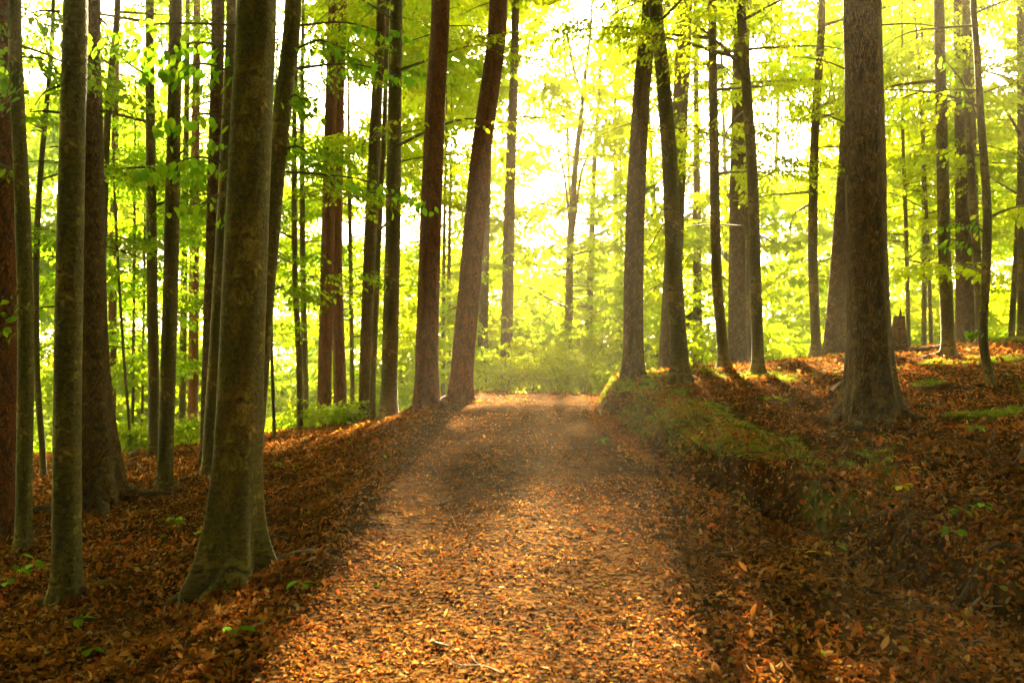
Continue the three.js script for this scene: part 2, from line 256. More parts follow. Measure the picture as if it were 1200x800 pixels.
// ------------------------------------------------------------ the ground
{
  const line = (knots) => { const out = []; for (let k = 0; k < knots.length - 1; k++) { const [a, s] = knots[k], b = knots[k + 1][0], n = Math.max(1, Math.round((b - a) / s)); for (let i = 0; i < n; i++) out.push(a + (b - a) * i / n); } out.push(knots[knots.length - 1][0]); return out; };
  const xs = line([[-260, 20], [-60, 4], [-20, 0.5], [-9, 0.09], [-4, 0.06], [6, 0.09], [12, 0.5], [24, 4], [60, 20], [260, 1]]), ds = line([[-60, 6], [-12, 1], [2.5, 0.055], [12, 0.09], [22, 0.3], [40, 2], [80, 12], [280, 1]]);
  const pos = [], uv = [], col = [], idx = [];
  for (const d of ds) for (const x of xs) {
    pos.push(x, ground(x, -d), -d); uv.push(x / 2.6, d / 2.6);
    const u = x - pathX(d), R = u - toeR(d), n = fbm(x * 1.6, d * 1.6, 4, 61);
    const moss = sst(0.5, 0.62, n * 0.88 + 0.3 * Math.exp(-Math.pow((R - 0.5) / 0.55, 2)) * sst(8, 10, d) - 0.06) * (u > 0 ? sst(-0.1, 0.2, R) : sst(20, 24, d));
    const c = [0.085 * (0.75 + 0.5 * n), 0.04 * (0.75 + 0.5 * n), 0.01];
    col.push(mix(c[0], 0.11, moss), mix(c[1], 0.14, moss), mix(c[2], 0.012, moss));
  }
  for (let j = 0; j < ds.length - 1; j++) for (let i = 0; i < xs.length - 1; i++) { const a = j * xs.length + i, b = a + xs.length; idx.push(a, a + 1, b, a + 1, b + 1, b); }
  const g = new THREE.BufferGeometry(); g.setAttribute('position', new THREE.Float32BufferAttribute(pos, 3)); g.setAttribute('uv', new THREE.Float32BufferAttribute(uv, 2)); g.setAttribute('color', new THREE.Float32BufferAttribute(col, 3)); g.setIndex(idx); g.computeVertexNormals();
  const soilF = (u, v) => [fbm(u * 30, v * 30, 4, 62, 30, 30), worley(u * 60, v * 60, 60, 60, 63)];
  const map = texture(1024, 1024, (u, v) => { const [n, w] = soilF(u, v), k = 0.45 + 0.55 * n + 0.35 * (w[2] - 0.4); return [k, k * 0.97, k * 0.92]; }, true);
  const bump = texture(1024, 1024, (u, v) => { const [n, w] = soilF(u, v); return gray(0.6 * n + 0.5 * w[0]); });
  const m = new THREE.MeshPhysicalMaterial({ vertexColors: true, map, bumpMap: bump, bumpScale: 0.03, roughness: 0.95, specularIntensity: 0.15, ior: 1.06 });
  const o = new THREE.Mesh(g, m); o.name = 'forest_floor'; o.userData = { kind: 'structure', label: 'brown forest floor with a trodden path rising between the trees' }; o.receiveShadow = o.castShadow = true; scene.add(o);

  // fallen leaves: the ones that show largest singly, the rest as one mass
  const shapes = [leafShape(4, 0.35, 0.8, 0.27), leafShape(4, -0.4, 0.6, 0.25), leafShape(4, 0.6, -0.5, 0.29), leafShape(3, 0.15, 1.4, 0.26)];
  const tone = (u, out, x, d) => {
    const dr = fbm(x * 0.9 + 31, d * 0.9, 3, 67), t = clamp(rnd() + (dr - 0.5) * 0.5, 0, 0.999), k = rr(0.6, 1.2) * (0.8 + 0.5 * sst(0.35, 0.65, fbm(x * 2.3, d * 2.3 + 9, 2, 68))); let c;
    if (t < 0.36) c = [0.25, 0.085, 0.012]; else if (t < 0.62) c = [0.35, 0.13, 0.018]; else if (t < 0.8) c = [0.13, 0.047, 0.01]; else if (t < 0.92) c = [0.42, 0.21, 0.06]; else c = [0.38, 0.085, 0.01];
    if (rnd() < 0.012) c = [0.25, 0.27, 0.02];
    out.setRGB(c[0] * k, c[1] * k, c[2] * k); return out;
  };
  seed = 111; const lists = shapes.map(() => []);
  const N = 310000;
  for (let i = 0; i < N; i++) {
    const d = 3.2 + Math.pow(rnd(), 1.35) * 21, hw = d * 0.62 + 1.6, x = rr(-hw, hw), u = x - pathX(d), onPath = 1 - sst(0.8, 1.5, Math.abs(u));
    const dens = 0.55 + 0.45 * sst(0.3, 0.55, fbm(x * 1.2, d * 1.2, 3, 66)); if (rnd() > dens) continue;
    const R = u - toeR(d), n = fbm(x * 1.6, d * 1.6, 4, 61); if (u > 0 && R > 0 && n + 0.28 * Math.exp(-Math.pow((R - 0.5) / 0.55, 2)) * sst(8, 10, d) > 0.58 && d > 8 && rnd() < 0.75) continue;
    if (onPath > 0.5 && rnd() < 0.22 + 0.4 * sst(8, 12, d)) continue;
    const s = (0.018 + 0.042 * Math.pow(rnd(), 1.3)) * (1 - 0.38 * onPath) * (d > 12 ? 1.25 : 1) * (rnd() < 0.06 ? 1.6 : 1), nm = groundNormal(x, -d);
    const flat = onPath > 0.5 ? 0.35 : 0.62;
    tone(u, Cl, x, d);
    lists[i % 4].push([x, ground(x, -d) + rr(0.004, 0.022 - 0.01 * onPath), -d, rr(0, 6.283), gauss() * flat - nm.x * 0, gauss() * flat + (rnd() < 0.35 ? Math.PI : 0), s, Cl.r, Cl.g, Cl.b, nm]);
  }
  const drop = (x, d, s, lift) => { const nm = groundNormal(x, -d), u = x - pathX(d); tone(u, Cl, x, d); lists[Math.floor(rnd() * 4)].push([x, ground(x, -d) + lift, -d, rr(0, 6.283), gauss() * 0.6, gauss() * 0.6 + (rnd() < 0.35 ? Math.PI : 0), s, Cl.r, Cl.g, Cl.b, nm]); };
  for (let i = 0; i < 6000; i++) { const d = rr(4.5, 13), x = pathX(d) + toeR(d) + rr(-0.35, 0.75); drop(x, d, rr(0.028, 0.055), rr(0.005, 0.03)); }
  for (const [px, py, d0, r, n] of [[270, 684, 0, 0.34, 420], [77, 702, 0, 0.17, 220], [1021, 492, 0, 0.34, 420], [112, 592, 0, 0.36, 300], [27, 645, 0, 0.12, 120], [193, 576, 0, 0.13, 130], [244, 556, 0, 0.12, 110], [500, 476, 0, 0.22, 160], [541, 470, 0, 0.22, 160], [743, 441, 0, 0.2, 110], [797, 447, 0, 0.2, 110], [1160, 452, 0, 0.08, 60], [1112, 417, 0, 0.14, 60]]) {
    const c = onGround(px, py); for (let i = 0; i < n; i++) { const a = rr(0, 6.283), q = r * rr(0.75, 1.9); drop(c.x + Math.cos(a) * q, -c.z + Math.sin(a) * q, rr(0.03, 0.06), rr(0.0, 0.05)); }
  }
  const tilt = new THREE.Quaternion(), up = new THREE.Vector3(0, 1, 0);
  const litter = new THREE.Group(); litter.name = 'leaf_litter'; litter.userData = { kind: 'stuff', label: 'brown and orange fallen beech leaves carpeting the forest floor', category: 'leaf litter' }; scene.add(litter);
  lists.forEach((list, v) => {
    const im = new THREE.InstancedMesh(shapes[v], M.litter, list.length); im.name = 'fallen_leaves'; im.userData.kind = 'stuff'; im.castShadow = im.receiveShadow = true;
    list.forEach((l, i) => { Qt.setFromEuler(Eu.set(l[5], l[3], l[4], 'YZX')); tilt.setFromUnitVectors(up, l[10]); Qt.premultiply(tilt); Mx.compose(new THREE.Vector3(l[0], l[1], l[2]), Qt, new THREE.Vector3(l[6], l[6], l[6])); im.setMatrixAt(i, Mx); im.setColorAt(i, Cl.setRGB(l[7], l[8], l[9])); });
    litter.add(im);
  });
  const tints = [[0.22, 0.1, 0.03], [0.3, 0.15, 0.05], [0.13, 0.055, 0.02], [0.38, 0.23, 0.1], [0.36, 0.09, 0.018]].map((c) => { const q = M.litter.clone(); q.color.setRGB(...c); return q; });
  for (let i = 0; i < 300; i++) {
    const d = rr(4.6, 6.6), x = rr(-0.56, 0.56) * d, nm = groundNormal(x, -d), q = part('fallen_leaf', shapes[i % 4], tints[Math.floor(rnd() * 4.3)], o);
    const s = rr(0.035, 0.06) * (Math.abs(x - pathX(d)) < 1 ? 0.75 : 1); q.scale.setScalar(s); q.position.set(x, ground(x, -d) + rr(0.02, 0.035), -d);
    Qt.setFromEuler(Eu.set(gauss() * 0.5, rr(0, 6.283), gauss() * 0.4, 'YZX')); tilt.setFromUnitVectors(up, nm); q.quaternion.copy(tilt).multiply(Qt);
  }
}

// ------------------------------------------------------------ trees
// [kind, depth (0: from the ground), width in px, height in m, axis in px from the base upwards, label, {options}]
const fol = (lo, hi, n, len) => ({ fol: [lo, hi, n, len] });
const TREES = {
  edgePine: ['pine', 0, 34, 22, [[2, 628], [3, 300], [2, 0]], 'broad rough red-barked conifer with sunlit flaky edge beside a slim beech', { flare: 0.25 }],
  slimBeech: ['beech', 0, 17, 15, [[27, 645], [32, 400], [30, 260], [23, 0]], 'slim dark beech beside the flaky red conifer, leafy seedling at its foot', { ...fol(3.4, 6, 3, 1.3) }],
  leanThin: ['beech', 13, 7, 11, [[50, 556], [43, 430], [45, 250], [64, 0]], 'thin bent beech stem leaning between two dark trunks, pale stick near its foot', { ...fol(2.5, 6, 9, 1.8) }],
  darkBeech: ['beech', 0, 30, 18, [[77, 702], [78, 500], [82, 250], [88, 0]], 'straight black-looking beech with short dead twigs, standing before the huge flared conifer', { ...fol(7, 10, 3, 1.5), flare: 0.35 }],
  flaredSpruce: ['spruce', 0, 34, 24, [[112, 592], [106, 400], [103, 200], [101, 0]], 'huge dark conifer with a wide flared foot and brush piled beside it', { flare: 1.0, flareH: 0.65, pine: 1 }],
  curvedBeech: ['beech', 13.5, 9, 14, [[134, 535], [126, 470], [120, 390], [124, 240], [131, 110], [142, 0]], 'slender curved brown beech stem bowing past the huge flared conifer', { ...fol(3, 9, 10, 1.8) }],
  redPine: ['pine', 18, 9, 20, [[130, 505], [131, 300], [134, 0]], 'narrow red pine trunk with a bright edge behind the curved beech stem', {}],
  sapA: ['sapling', 15, 3.2, 6, [[152, 512], [145, 420], [138, 300], [134, 180]], 'slanting pencil-thin sapling next to the curved beech stem', { ...fol(1.2, 5, 14, 1.3), group: 'pencil-thin saplings' }],
  sapB: ['sapling', 17, 3.5, 8, [[155, 495], [156, 300], [157, 60]], 'upright pencil-thin sapling between a slanting and a shorter one', { ...fol(1.5, 6, 18, 1.5), group: 'pencil-thin saplings' }],
  sapC: ['sapling', 18, 3.2, 6, [[166, 488], [168, 380], [169, 300]], 'short pencil-thin sapling close to the straight grey beech', { ...fol(1.2, 5, 16, 1.5), group: 'pencil-thin saplings' }],
  greyBeech: ['beech', 0, 12, 18, [[180, 532], [179, 300], [179, 0]], 'straight pale grey beech right of the pencil-thin saplings', { ...fol(2.5, 9, 9, 2) }],
  farRed: ['pine', 26, 6.5, 20, [[194, 480], [195, 250], [195, 0]], 'far thin orange pine trunk between the grey beech and a tilted one', {}],
  tiltBeech: ['beech', 0, 17, 18, [[193, 576], [196, 470], [201, 300], [205, 120], [207, 0]], 'tilted beech with a pale scar at its foot, between grey beech and orange pine', { ...fol(6, 10, 3, 1.6) }],
  behindTilt: ['beech', 19, 8, 17, [[213, 490], [216, 250], [219, 0]], 'narrow beech hugging the tilted scarred beech from behind', { ...fol(3, 9, 8, 2) }],
  orangePine: ['pine', 20, 11, 21, [[226, 485], [228, 250], [231, 0]], 'orange-brown pine with loose bark behind the hanging beech leaves', {}],
  darkSpruce: ['spruce', 13, 17, 22, [[243, 545], [248, 300], [254, 0]], 'dark spruce trunk half hidden by the smooth leaning beech', {}],
  leanBeech: ['beech', 0, 14, 17, [[244, 556], [252, 400], [262, 200], [269, 0]], 'smooth leaning beech close beside the thick foreground beech', { ...fol(7, 10, 3, 1.5), flare: 0.6 }],
  bigBeech: ['beech', 0, 50, 20, [[270, 684], [279, 500], [287, 300], [294, 140], [300, 0]], 'thickest smooth beech in the foreground, standing beside the path on spreading roots', { flare: 0.85, flareH: 0.38, seg: 72 }],
  twinBeech: ['beech', 8.6, 22, 18, [[292, 600], [304, 430], [314, 300], [329, 140], [343, 0]], 'beech leaning away behind the thickest foreground beech, with a knot', { knots: [[3.5, -0.1, 0.06]], ...fol(7, 10, 3, 1.8) }],
  sapD: ['sapling', 15, 4, 7, [[321, 490], [318, 400], [319, 300], [322, 200]], 'thin dark sapling on green ground right of the thickest beech', { ...fol(1.5, 6, 16, 1.7) }],
  stemA: ['beech', 17, 7, 14, [[351, 500], [350, 420], [345, 320], [344, 150], [346, 0]], 'nearer of two narrow stems close together, crooked with a pale edge', { ...fol(3, 9, 12, 2) }],
  stemB: ['beech', 20, 7, 14, [[358, 482], [354, 300], [353, 100], [354, 0]], 'straighter of two narrow stems close together, behind the crooked one', { ...fol(2.5, 9, 12, 2.2) }],
  pairA: ['pine', 18.5, 15, 22, [[380, 476], [384, 300], [389, 100], [392, 0]], 'brown pine standing close to another of like size, without leaves at its foot', { seg: 32 }],
  pairB: ['pine', 19, 14, 22, [[399, 474], [394, 300], [397, 120], [401, 0]], 'brown pine of the close pair, flared foot beside green ground plants', { seg: 32, flare: 0.5 }],
  sapE: ['sapling', 21, 5, 10, [[413, 476], [411, 300], [409, 100], [409, 0]], 'thin leafy stem between the pine pair and the twinned brown trunk', { ...fol(2, 8, 20, 2) }],
  brownTrunk: ['spruce', 17.5, 15, 21, [[428, 486], [433, 300], [441, 120], [447, 0]], 'brown conifer trunk with a slim pale stem crossing in front', {}],
  paleStem: ['beech', 17, 7, 13, [[436, 486], [441, 350], [447, 220], [452, 120]], 'slim pale beech stem crossing in front of a brown conifer', { ...fol(3, 8, 9, 1.8) }],
  rimBeech: ['beech', 15.8, 18, 20, [[456, 486], [460, 300], [463, 120], [465, 0]], 'beech at the path edge with a bright sunlit rim and pale root sprouts', { flare: 0.5, ...fol(4, 9, 6, 2.2) }],
  pathPine: ['pine', 0, 25, 24, [[500, 476], [504, 300], [511, 120], [517, 0]], 'stout upright red-brown pine beside the sunlit bend of the path', { flare: 0.3, seg: 48 }],
  sapF: ['sapling', 24, 4, 10, [[519, 460], [520, 300], [523, 100]], 'thin sapling close to the upright one of the two stout pines', { ...fol(2, 8, 22, 2), group: 'saplings between the pines' }],
  sapG: ['sapling', 25, 4, 10, [[527, 462], [526, 330], [529, 150]], 'thin sapling close to the leaning one of the two stout pines', { ...fol(2, 8, 22, 2), group: 'saplings between the pines' }],
  leanPine: ['pine', 0, 25, 24, [[541, 470], [551, 330], [564, 180], [584, 0]], 'stout red-brown pine leaning over the sunlit bend of the path', { flare: 0.3, seg: 48 }],
  midA: ['spruce', 24, 11, 22, [[565, 438], [569, 250], [577, 0]], 'straight spruce trunk behind the leaning pine, above bright bushes', {}],
  midB: ['spruce', 24, 13, 22, [[593, 434], [597, 250], [604, 0]], 'lone spruce trunk rising from the bright yellow-green bushes', {}],
  forked: ['beech', 27, 9, 15, [[666, 440], [668, 300], [674, 200], [686, 90], [694, 0]], 'forked beech in the sun haze behind the bright bushes', { ...fol(3, 11, 22, 3) }],
  midC: ['beech', 30, 8, 16, [[688, 435], [694, 250], [702, 100], [706, 0]], 'pale beech stem beyond the forked one, lost in sun haze', { ...fol(3, 11, 22, 3) }],
  hazeA: ['spruce', 0, 22, 23, [[743, 441], [743, 330], [748, 180], [757, 60], [763, 0]], 'conifer on the mossy bank leaning into the sun glare', { seg: 36 }],
  hazeB: ['beech', 0, 19, 20, [[797, 447], [791, 340], [784, 190], [775, 80], [767, 0]], 'beech crossing the leaning conifer in the sun glare, wide foot on leaves', { flare: 0.6, ...fol(5, 10, 6, 2.6) }],
  hazeC: ['spruce', 20, 21, 23, [[783, 437], [790, 300], [797, 140], [803, 0]], 'thick conifer behind the crossing beech in the sun glare', { seg: 36 }],
  grayA: ['beech', 15.5, 12, 18, [[848, 428], [840, 330], [836, 180], [833, 0]], 'slim grey beech with curved foot on the plateau, in haze', { ...fol(3, 10, 12, 2.6), flare: 0.7 }],
  thickFar: ['spruce', 20, 24, 22, [[866, 420], [867, 250], [870, 0]], 'thick shadowy conifer behind two grey beeches in the haze', {}],
  thinFar: ['sapling', 18.5, 6, 11, [[879, 420], [876, 300], [874, 200]], 'thin pale stem between thick shadowy conifer and grey beech', { ...fol(2.5, 8, 16, 2.2) }],
  grayB: ['beech', 0, 13, 18, [[889, 436], [886, 330], [882, 200], [874, 80], [869, 0]], 'grey beech at the plateau edge just before the thick shadowy conifer', { ...fol(3.5, 10, 12, 2.6) }],
  grayC: ['beech', 17, 11, 18, [[957, 416], [953, 300], [956, 150], [964, 0]], 'grey beech alone between open foliage and the great trunk on the bank', { ...fol(2.5, 10, 16, 2.8), flare: 0.6 }],
  behindGreat: ['spruce', 17.5, 23, 21, [[978, 410], [985, 320], [994, 200], [1004, 0]], 'tilted conifer half hidden behind the great trunk on the bank', { flare: 0.4 }],
  great: ['spruce', 0, 46, 24, [[1021, 492], [1017, 330], [1014, 150], [1011, 0]], 'great rough-barked conifer standing alone on the leafy bank above the path', { flare: 0.62, flareH: 0.36, seg: 80 }],
  sapH: ['sapling', 20, 5, 10, [[1065, 412], [1063, 300], [1058, 150], [1057, 0]], 'thin wavy stem behind a rotten stump', { ...fol(2, 8, 22, 2.2) }],
  sapI: ['sapling', 21, 6, 10, [[1083, 408], [1084, 300], [1083, 200]], 'straighter of two thin stems left of the smooth ringed beech', { ...fol(2, 8, 20, 2.2) }],
  sapJ: ['sapling', 20, 4.5, 11, [[1092, 405], [1089, 300], [1083, 170], [1078, 60], [1074, 0]], 'slanting one of two thin stems left of the smooth ringed beech', { ...fol(2, 9, 20, 2.4) }],
  ringBeech: ['beech', 0, 14, 19, [[1112, 417], [1108, 300], [1105, 150], [1102, 0]], 'smooth ringed beech on the bank before a dark conifer', { flare: 0.5, ...fol(3, 9, 8, 2.2) }],
  bankSpruce: ['spruce', 18, 25, 23, [[1136, 404], [1134, 250], [1130, 0]], 'dark stout conifer behind the smooth ringed beech', {}],
  curveBeech: ['beech', 16.5, 10, 14, [[1150, 408], [1147, 320], [1141, 220], [1136, 110], [1134, 0]], 'bending beech in front of the dark stout conifer', { ...fol(3, 8, 10, 2) }],
  youngBeech: ['beech', 0, 10, 9, [[1160, 452], [1153, 395], [1157, 310], [1158, 240], [1151, 140], [1147, 60], [1143, 0]], 'young crooked beech rooted in leaves near the bank top, sprouting low leaves', { ...fol(1.2, 5.5, 8, 1.1), flare: 0.5 }],
  rimThin: ['beech', 18, 7, 13, [[1186, 400], [1191, 300], [1195, 200], [1197, 60]], 'narrow slanting stem beside a straight edge trunk over green bushes', { ...fol(2, 9, 14, 2.4) }],
  edgeBeech: ['beech', 17, 10, 16, [[1199, 400], [1199, 200], [1198, 0]], 'straight beech trunk beyond the narrow slanting stem', { ...fol(3, 9, 10, 2.4) }],
  edgeFoot: ['beech', 7.6, 34, 18, [[1226, 548], [1230, 300], [1236, 0]], 'dark trunk whose mossy root foot spreads on the leafy bank below the young beech', { flare: 0.5 }],
};
const catOf = { beech: 'tree', spruce: 'tree', pine: 'tree', sapling: 'tree' }, nameOf = { beech: 'beech_tree', spruce: 'spruce_tree', pine: 'pine_tree', sapling: 'young_beech' };
const tree = {};
let total = 0;
for (const [key, [kind, depth, wpx, height, axisPx, label, o]] of Object.entries(TREES)) {
  seed = 5000 + Math.round(axisPx[0][0] * 31 + wpx * 7);
  let base = depth ? P(axisPx[0][0], axisPx[0][1], depth) : onGround(...axisPx[0]);
  const d = -base.z; base.y = ground(base.x, base.z);
  const lean = depth || d > 8 ? (hash(wpx * 10, axisPx[0][0], 3) - 0.5) * 0.04 : 0;
  const rows = axisPx.map(([px, py], i) => { const p = P(px, py, d); return i ? [p.y - base.y, p.x - base.x, lean * (p.y - base.y)] : [0, 0, 0]; });
  const cx = table(rows.map((r) => [r[0], r[1]])), last = rows[rows.length - 1], prev = rows[rows.length - 2], slope = (last[1] - prev[1]) / (last[0] - prev[0]) * 0.6;
  const axis = (h) => new THREE.Vector3(h < last[0] ? cx(Math.max(0, h)) : last[1] + slope * (h - last[0]), h, lean * h);
  const r0 = wpx / 2 * d / FPX, refH = clamp(P(600, 250, d).y - base.y, 1, 6);
  const radius = (h) => r0 * Math.max(0.06, h < refH ? 1 + 0.022 * (refH - h) : 1 - 0.9 * (h - refH) / (height - refH));
  const g = thing(nameOf[kind], label, catOf[kind], base, o.group ?? (kind === 'sapling' ? 'young beeches among the tall trunks' : 'trees of the wood')); tree[key] = { g, axis, radius, d, base, height };
  const seen = P(600, -30, d).y - base.y, rough = kind === 'spruce' || kind === 'pine';
  const seg = o.seg ?? Math.round(clamp(wpx * 1.2, 8, 44));
  part('trunk', trunkShape(axis, radius, height, { step: clamp(d * 0.006, 0.05, 0.16), seen, seg, tile: rough ? [0.5, 0.8] : [0.6, 1.2], seed: hash(axisPx[0][0], 7, 1) * 6.28, flare: o.flare ?? (rough ? 0.35 : 0.4), flareH: o.flareH ?? clamp(r0 * 1.5, 0.08, 0.4), lobes: 5, bumpy: rough ? 0.1 : 0.07, knots: o.knots }), M[o.pine ? 'spruce' : kind === 'sapling' ? 'beech' : kind], g);
  const bark = rough ? M.spruce : M.beech, leaves = [[], [], []];
  // branches that carry leaves in layers
  if (o.fol) {
    const [lo, hi, n, len] = o.fol;
    for (let b = 0; b < n; b++) {
      const h = mix(lo, hi, (b + rnd()) / n), a = rr(0, 6.283), L = len * rr(0.6, 1.25) * (1 - 0.35 * (h / hi) * (kind === 'sapling' ? 1 : 0)), st = axis(h), rise = rr(-0.02, 0.28), dir = new THREE.Vector3(Math.cos(a), rise, Math.sin(a));
      const pts = [st, st.clone().addScaledVector(dir, L * 0.35).add(new THREE.Vector3(gauss() * 0.06, 0.04, gauss() * 0.06)), st.clone().addScaledVector(dir, L * 0.7).add(new THREE.Vector3(gauss() * 0.1, 0.02, gauss() * 0.1)), st.clone().addScaledVector(dir, L).add(new THREE.Vector3(0, -0.12 * L, 0))];
      part('branch', tube(pts, Math.min(radius(h) * 0.45, 0.012 + 0.008 * L), 0.003, 5, 8), bark, g);
      const curve = new THREE.CatmullRomCurve3(pts), ns = Math.round(L * 20);
      for (let i = 0; i < ns; i++) {
        const t = rr(0.22, 1), p = curve.getPoint(t), side = rnd() < 0.5 ? 1 : -1, off = rr(0, 0.42) * L * (1 - t * 0.6), sp = new THREE.Vector3(-Math.sin(a) * side * off, gauss() * 0.06 - off * 0.1, Math.cos(a) * side * off).add(p);
        if (rnd() < gap(base.x + sp.x, base.y + sp.y, base.z + sp.z)) continue;
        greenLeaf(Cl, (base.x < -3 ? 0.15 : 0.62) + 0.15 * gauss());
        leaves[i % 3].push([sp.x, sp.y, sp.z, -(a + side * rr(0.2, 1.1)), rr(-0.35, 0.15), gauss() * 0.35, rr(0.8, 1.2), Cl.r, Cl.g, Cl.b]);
      }
    }
  }
  // dead twigs on conifers
  if (rough) for (let b = 0; b < 7; b++) {
    const h = rr(1.5, Math.min(seen, height * 0.6)), a = rr(0, 6.283), L = rr(0.15, 0.9), st = axis(h), dir = new THREE.Vector3(Math.cos(a), rr(-0.3, 0.2), Math.sin(a));
    part('dead_branch', tube([st, st.clone().addScaledVector(dir, L * 0.5 + r0), st.clone().addScaledVector(dir, L + r0).add(new THREE.Vector3(0, -0.1 * L, 0))], 0.011, 0.003, 5, 5), M.spruce, g);
  }
  // the crown above
  const c0 = Math.min(height * 0.8, Math.max(seen * 1.1 + 1, height * (rough ? 0.5 : 0.42))), cr = (kind === 'sapling' ? 1.3 : rough ? 2.0 : 2.7) * rr(0.85, 1.15), high = [[], []];
  const nc = kind === 'sapling' ? 0 : rough ? 170 : 220;
  for (let i = 0; i < nc; i++) {
    const t = Math.sqrt(rnd()), h = mix(height * 1.02, c0, t), a = rr(0, 6.283), rad = cr * Math.sqrt(rnd()) * (rough ? 0.15 + 0.85 * t : Math.sqrt(Math.sin(Math.PI * clamp(0.1 + t * 0.85, 0, 1)))), ax = axis(Math.min(h, height)), x = ax.x + Math.cos(a) * rad, z = ax.z + Math.sin(a) * rad;
    if (rnd() < gap(base.x + x, base.y + h, base.z + z)) continue;
    greenLeaf(Cl, rough ? 0 : 0.25); const dk = rough ? 0.45 : 1;
    high[i % 2].push([x, h, z, -a + gauss() * 0.8, rr(-0.6, 0.2), gauss() * 0.6, d < 15 ? rr(1.1, 1.6) : rr(1.2, 1.8), Cl.r * dk, Cl.g * dk, Cl.b * dk]);
  }
  if (nc) for (let b = 0; b < 6; b++) { const h = rr(c0, height * 0.92), a = rr(0, 6.283), st = axis(h), L = cr * rr(0.6, 0.95), dir = new THREE.Vector3(Math.cos(a), rough ? -0.05 : 0.5, Math.sin(a)); part('branch', tube([st, st.clone().addScaledVector(dir, L * 0.5), st.clone().addScaledVector(dir, L)], Math.min(radius(h) * 0.6, 0.05), 0.008, 5, 5), bark, g); }
  leaves.forEach((l, i) => { if (l.length) copies('crown', sprays[i], M.leaf, g, l); total += l.length; });
  high.forEach((l, i) => { if (l.length) copies('crown', blob[i], M.leaf, g, l); total += l.length; });

}

seed = 999;
// surface roots that run out over the ground: [tree, how many, reach in m, thickness in m]
for (const [key, n, reach, r] of [['bigBeech', 6, 0.45, 0.055], ['great', 6, 0.5, 0.06], ['flaredSpruce', 7, 0.75, 0.1], ['darkBeech', 4, 0.3, 0.035], ['tiltBeech', 4, 0.3, 0.035], ['leanBeech', 4, 0.32, 0.035], ['rimBeech', 4, 0.35, 0.04], ['hazeB', 5, 0.45, 0.05], ['ringBeech', 4, 0.4, 0.04], ['youngBeech', 4, 0.22, 0.025], ['pathPine', 4, 0.35, 0.05], ['leanPine', 4, 0.35, 0.05]]) {
  const t = tree[key], r0 = t.radius(0.3);
  for (let k = 0; k < n; k++) {
    const a = k / n * 6.283 + gauss() * 0.4 + t.d, L = reach * rr(0.6, 1.3), pts = [[0.4, 0.34], [1.05, 0.12], [1.7, 0.012]].map(([q, h]) => [Math.cos(a + gauss() * 0.08) * r0 * q, h * reach * 1.3, Math.sin(a + gauss() * 0.08) * r0 * q]);
    for (const f of [0.5, 1]) { const b = a + gauss() * 0.3 * f, q = r0 * 1.5 + L * f; pts.push([Math.cos(b) * q, 0, Math.sin(b) * q]); }
    const v = pts.map(([x, h, z], i) => { const gy = ground(t.base.x + x, t.base.z + z) - t.base.y; return new THREE.Vector3(x, i === 0 ? h : gy + (i < 2 ? h : i === 2 ? r * 0.75 : i === 3 ? r * 0.25 : -r * 0.8), z); });
    part('root', tube(v, r * 1.15, r * 0.3, 9, 16, 0.3), key === 'great' || key === 'flaredSpruce' ? M.spruce : key.endsWith('Pine') ? M.pine : M.beech, t.g);
  }
}

// hand-placed branches of the near beeches, each leaf its own piece: [tree, leaves, start px, end px, depth offset]
const bigLeaf = [leafShape(6, 0.22, 0.22, 0.31), leafShape(6, 0.1, 0.35, 0.29), leafShape(6, 0.3, 0.15, 0.33)];
const nearBranches = [
  ['slimBeech', 26, [30, 118], [0, 88], 0.3], ['slimBeech', 24, [32, 60], [4, 120], -0.3], ['slimBeech', 26, [26, 70], [72, 92], -0.2], ['slimBeech', 16, [32, 330], [0, 395], -0.3],
  ['leanThin', 20, [62, 40], [78, 30], -2.8],
  ['bigBeech', 40, [284, 30], [100, 52], 1.5], ['bigBeech', 46, [284, 62], [182, 66], 0.8], ['bigBeech', 40, [284, 95], [196, 84], 0.5], ['bigBeech', 26, [288, 148], [196, 148], 0.5], ['bigBeech', 44, [288, 202], [188, 196], 0.5], ['bigBeech', 16, [290, 240], [226, 246], 0.8],
  ['twinBeech', 34, [336, 60], [410, 60], -0.3], ['twinBeech', 30, [336, 30], [470, 46], 0.6], ['twinBeech', 24, [333, 120], [360, 128], -0.4], ['twinBeech', 22, [322, 180], [372, 188], -0.3], ['twinBeech', 34, [330, 200], [498, 240], 1.2], ['twinBeech', 30, [333, 80], [480, 92], 1.0],
  ['youngBeech', 16, [1156, 275], [1110, 262], -0.3], ['youngBeech', 14, [1156, 300], [1104, 282], 0.2], ['youngBeech', 12, [1157, 150], [1100, 62], 0.3], ['youngBeech', 10, [1153, 405], [1140, 385], -0.1],
  ['tiltBeech', 18, [203, 190], [250, 160], -0.6],
];
seed = 222; const leafUse = {};
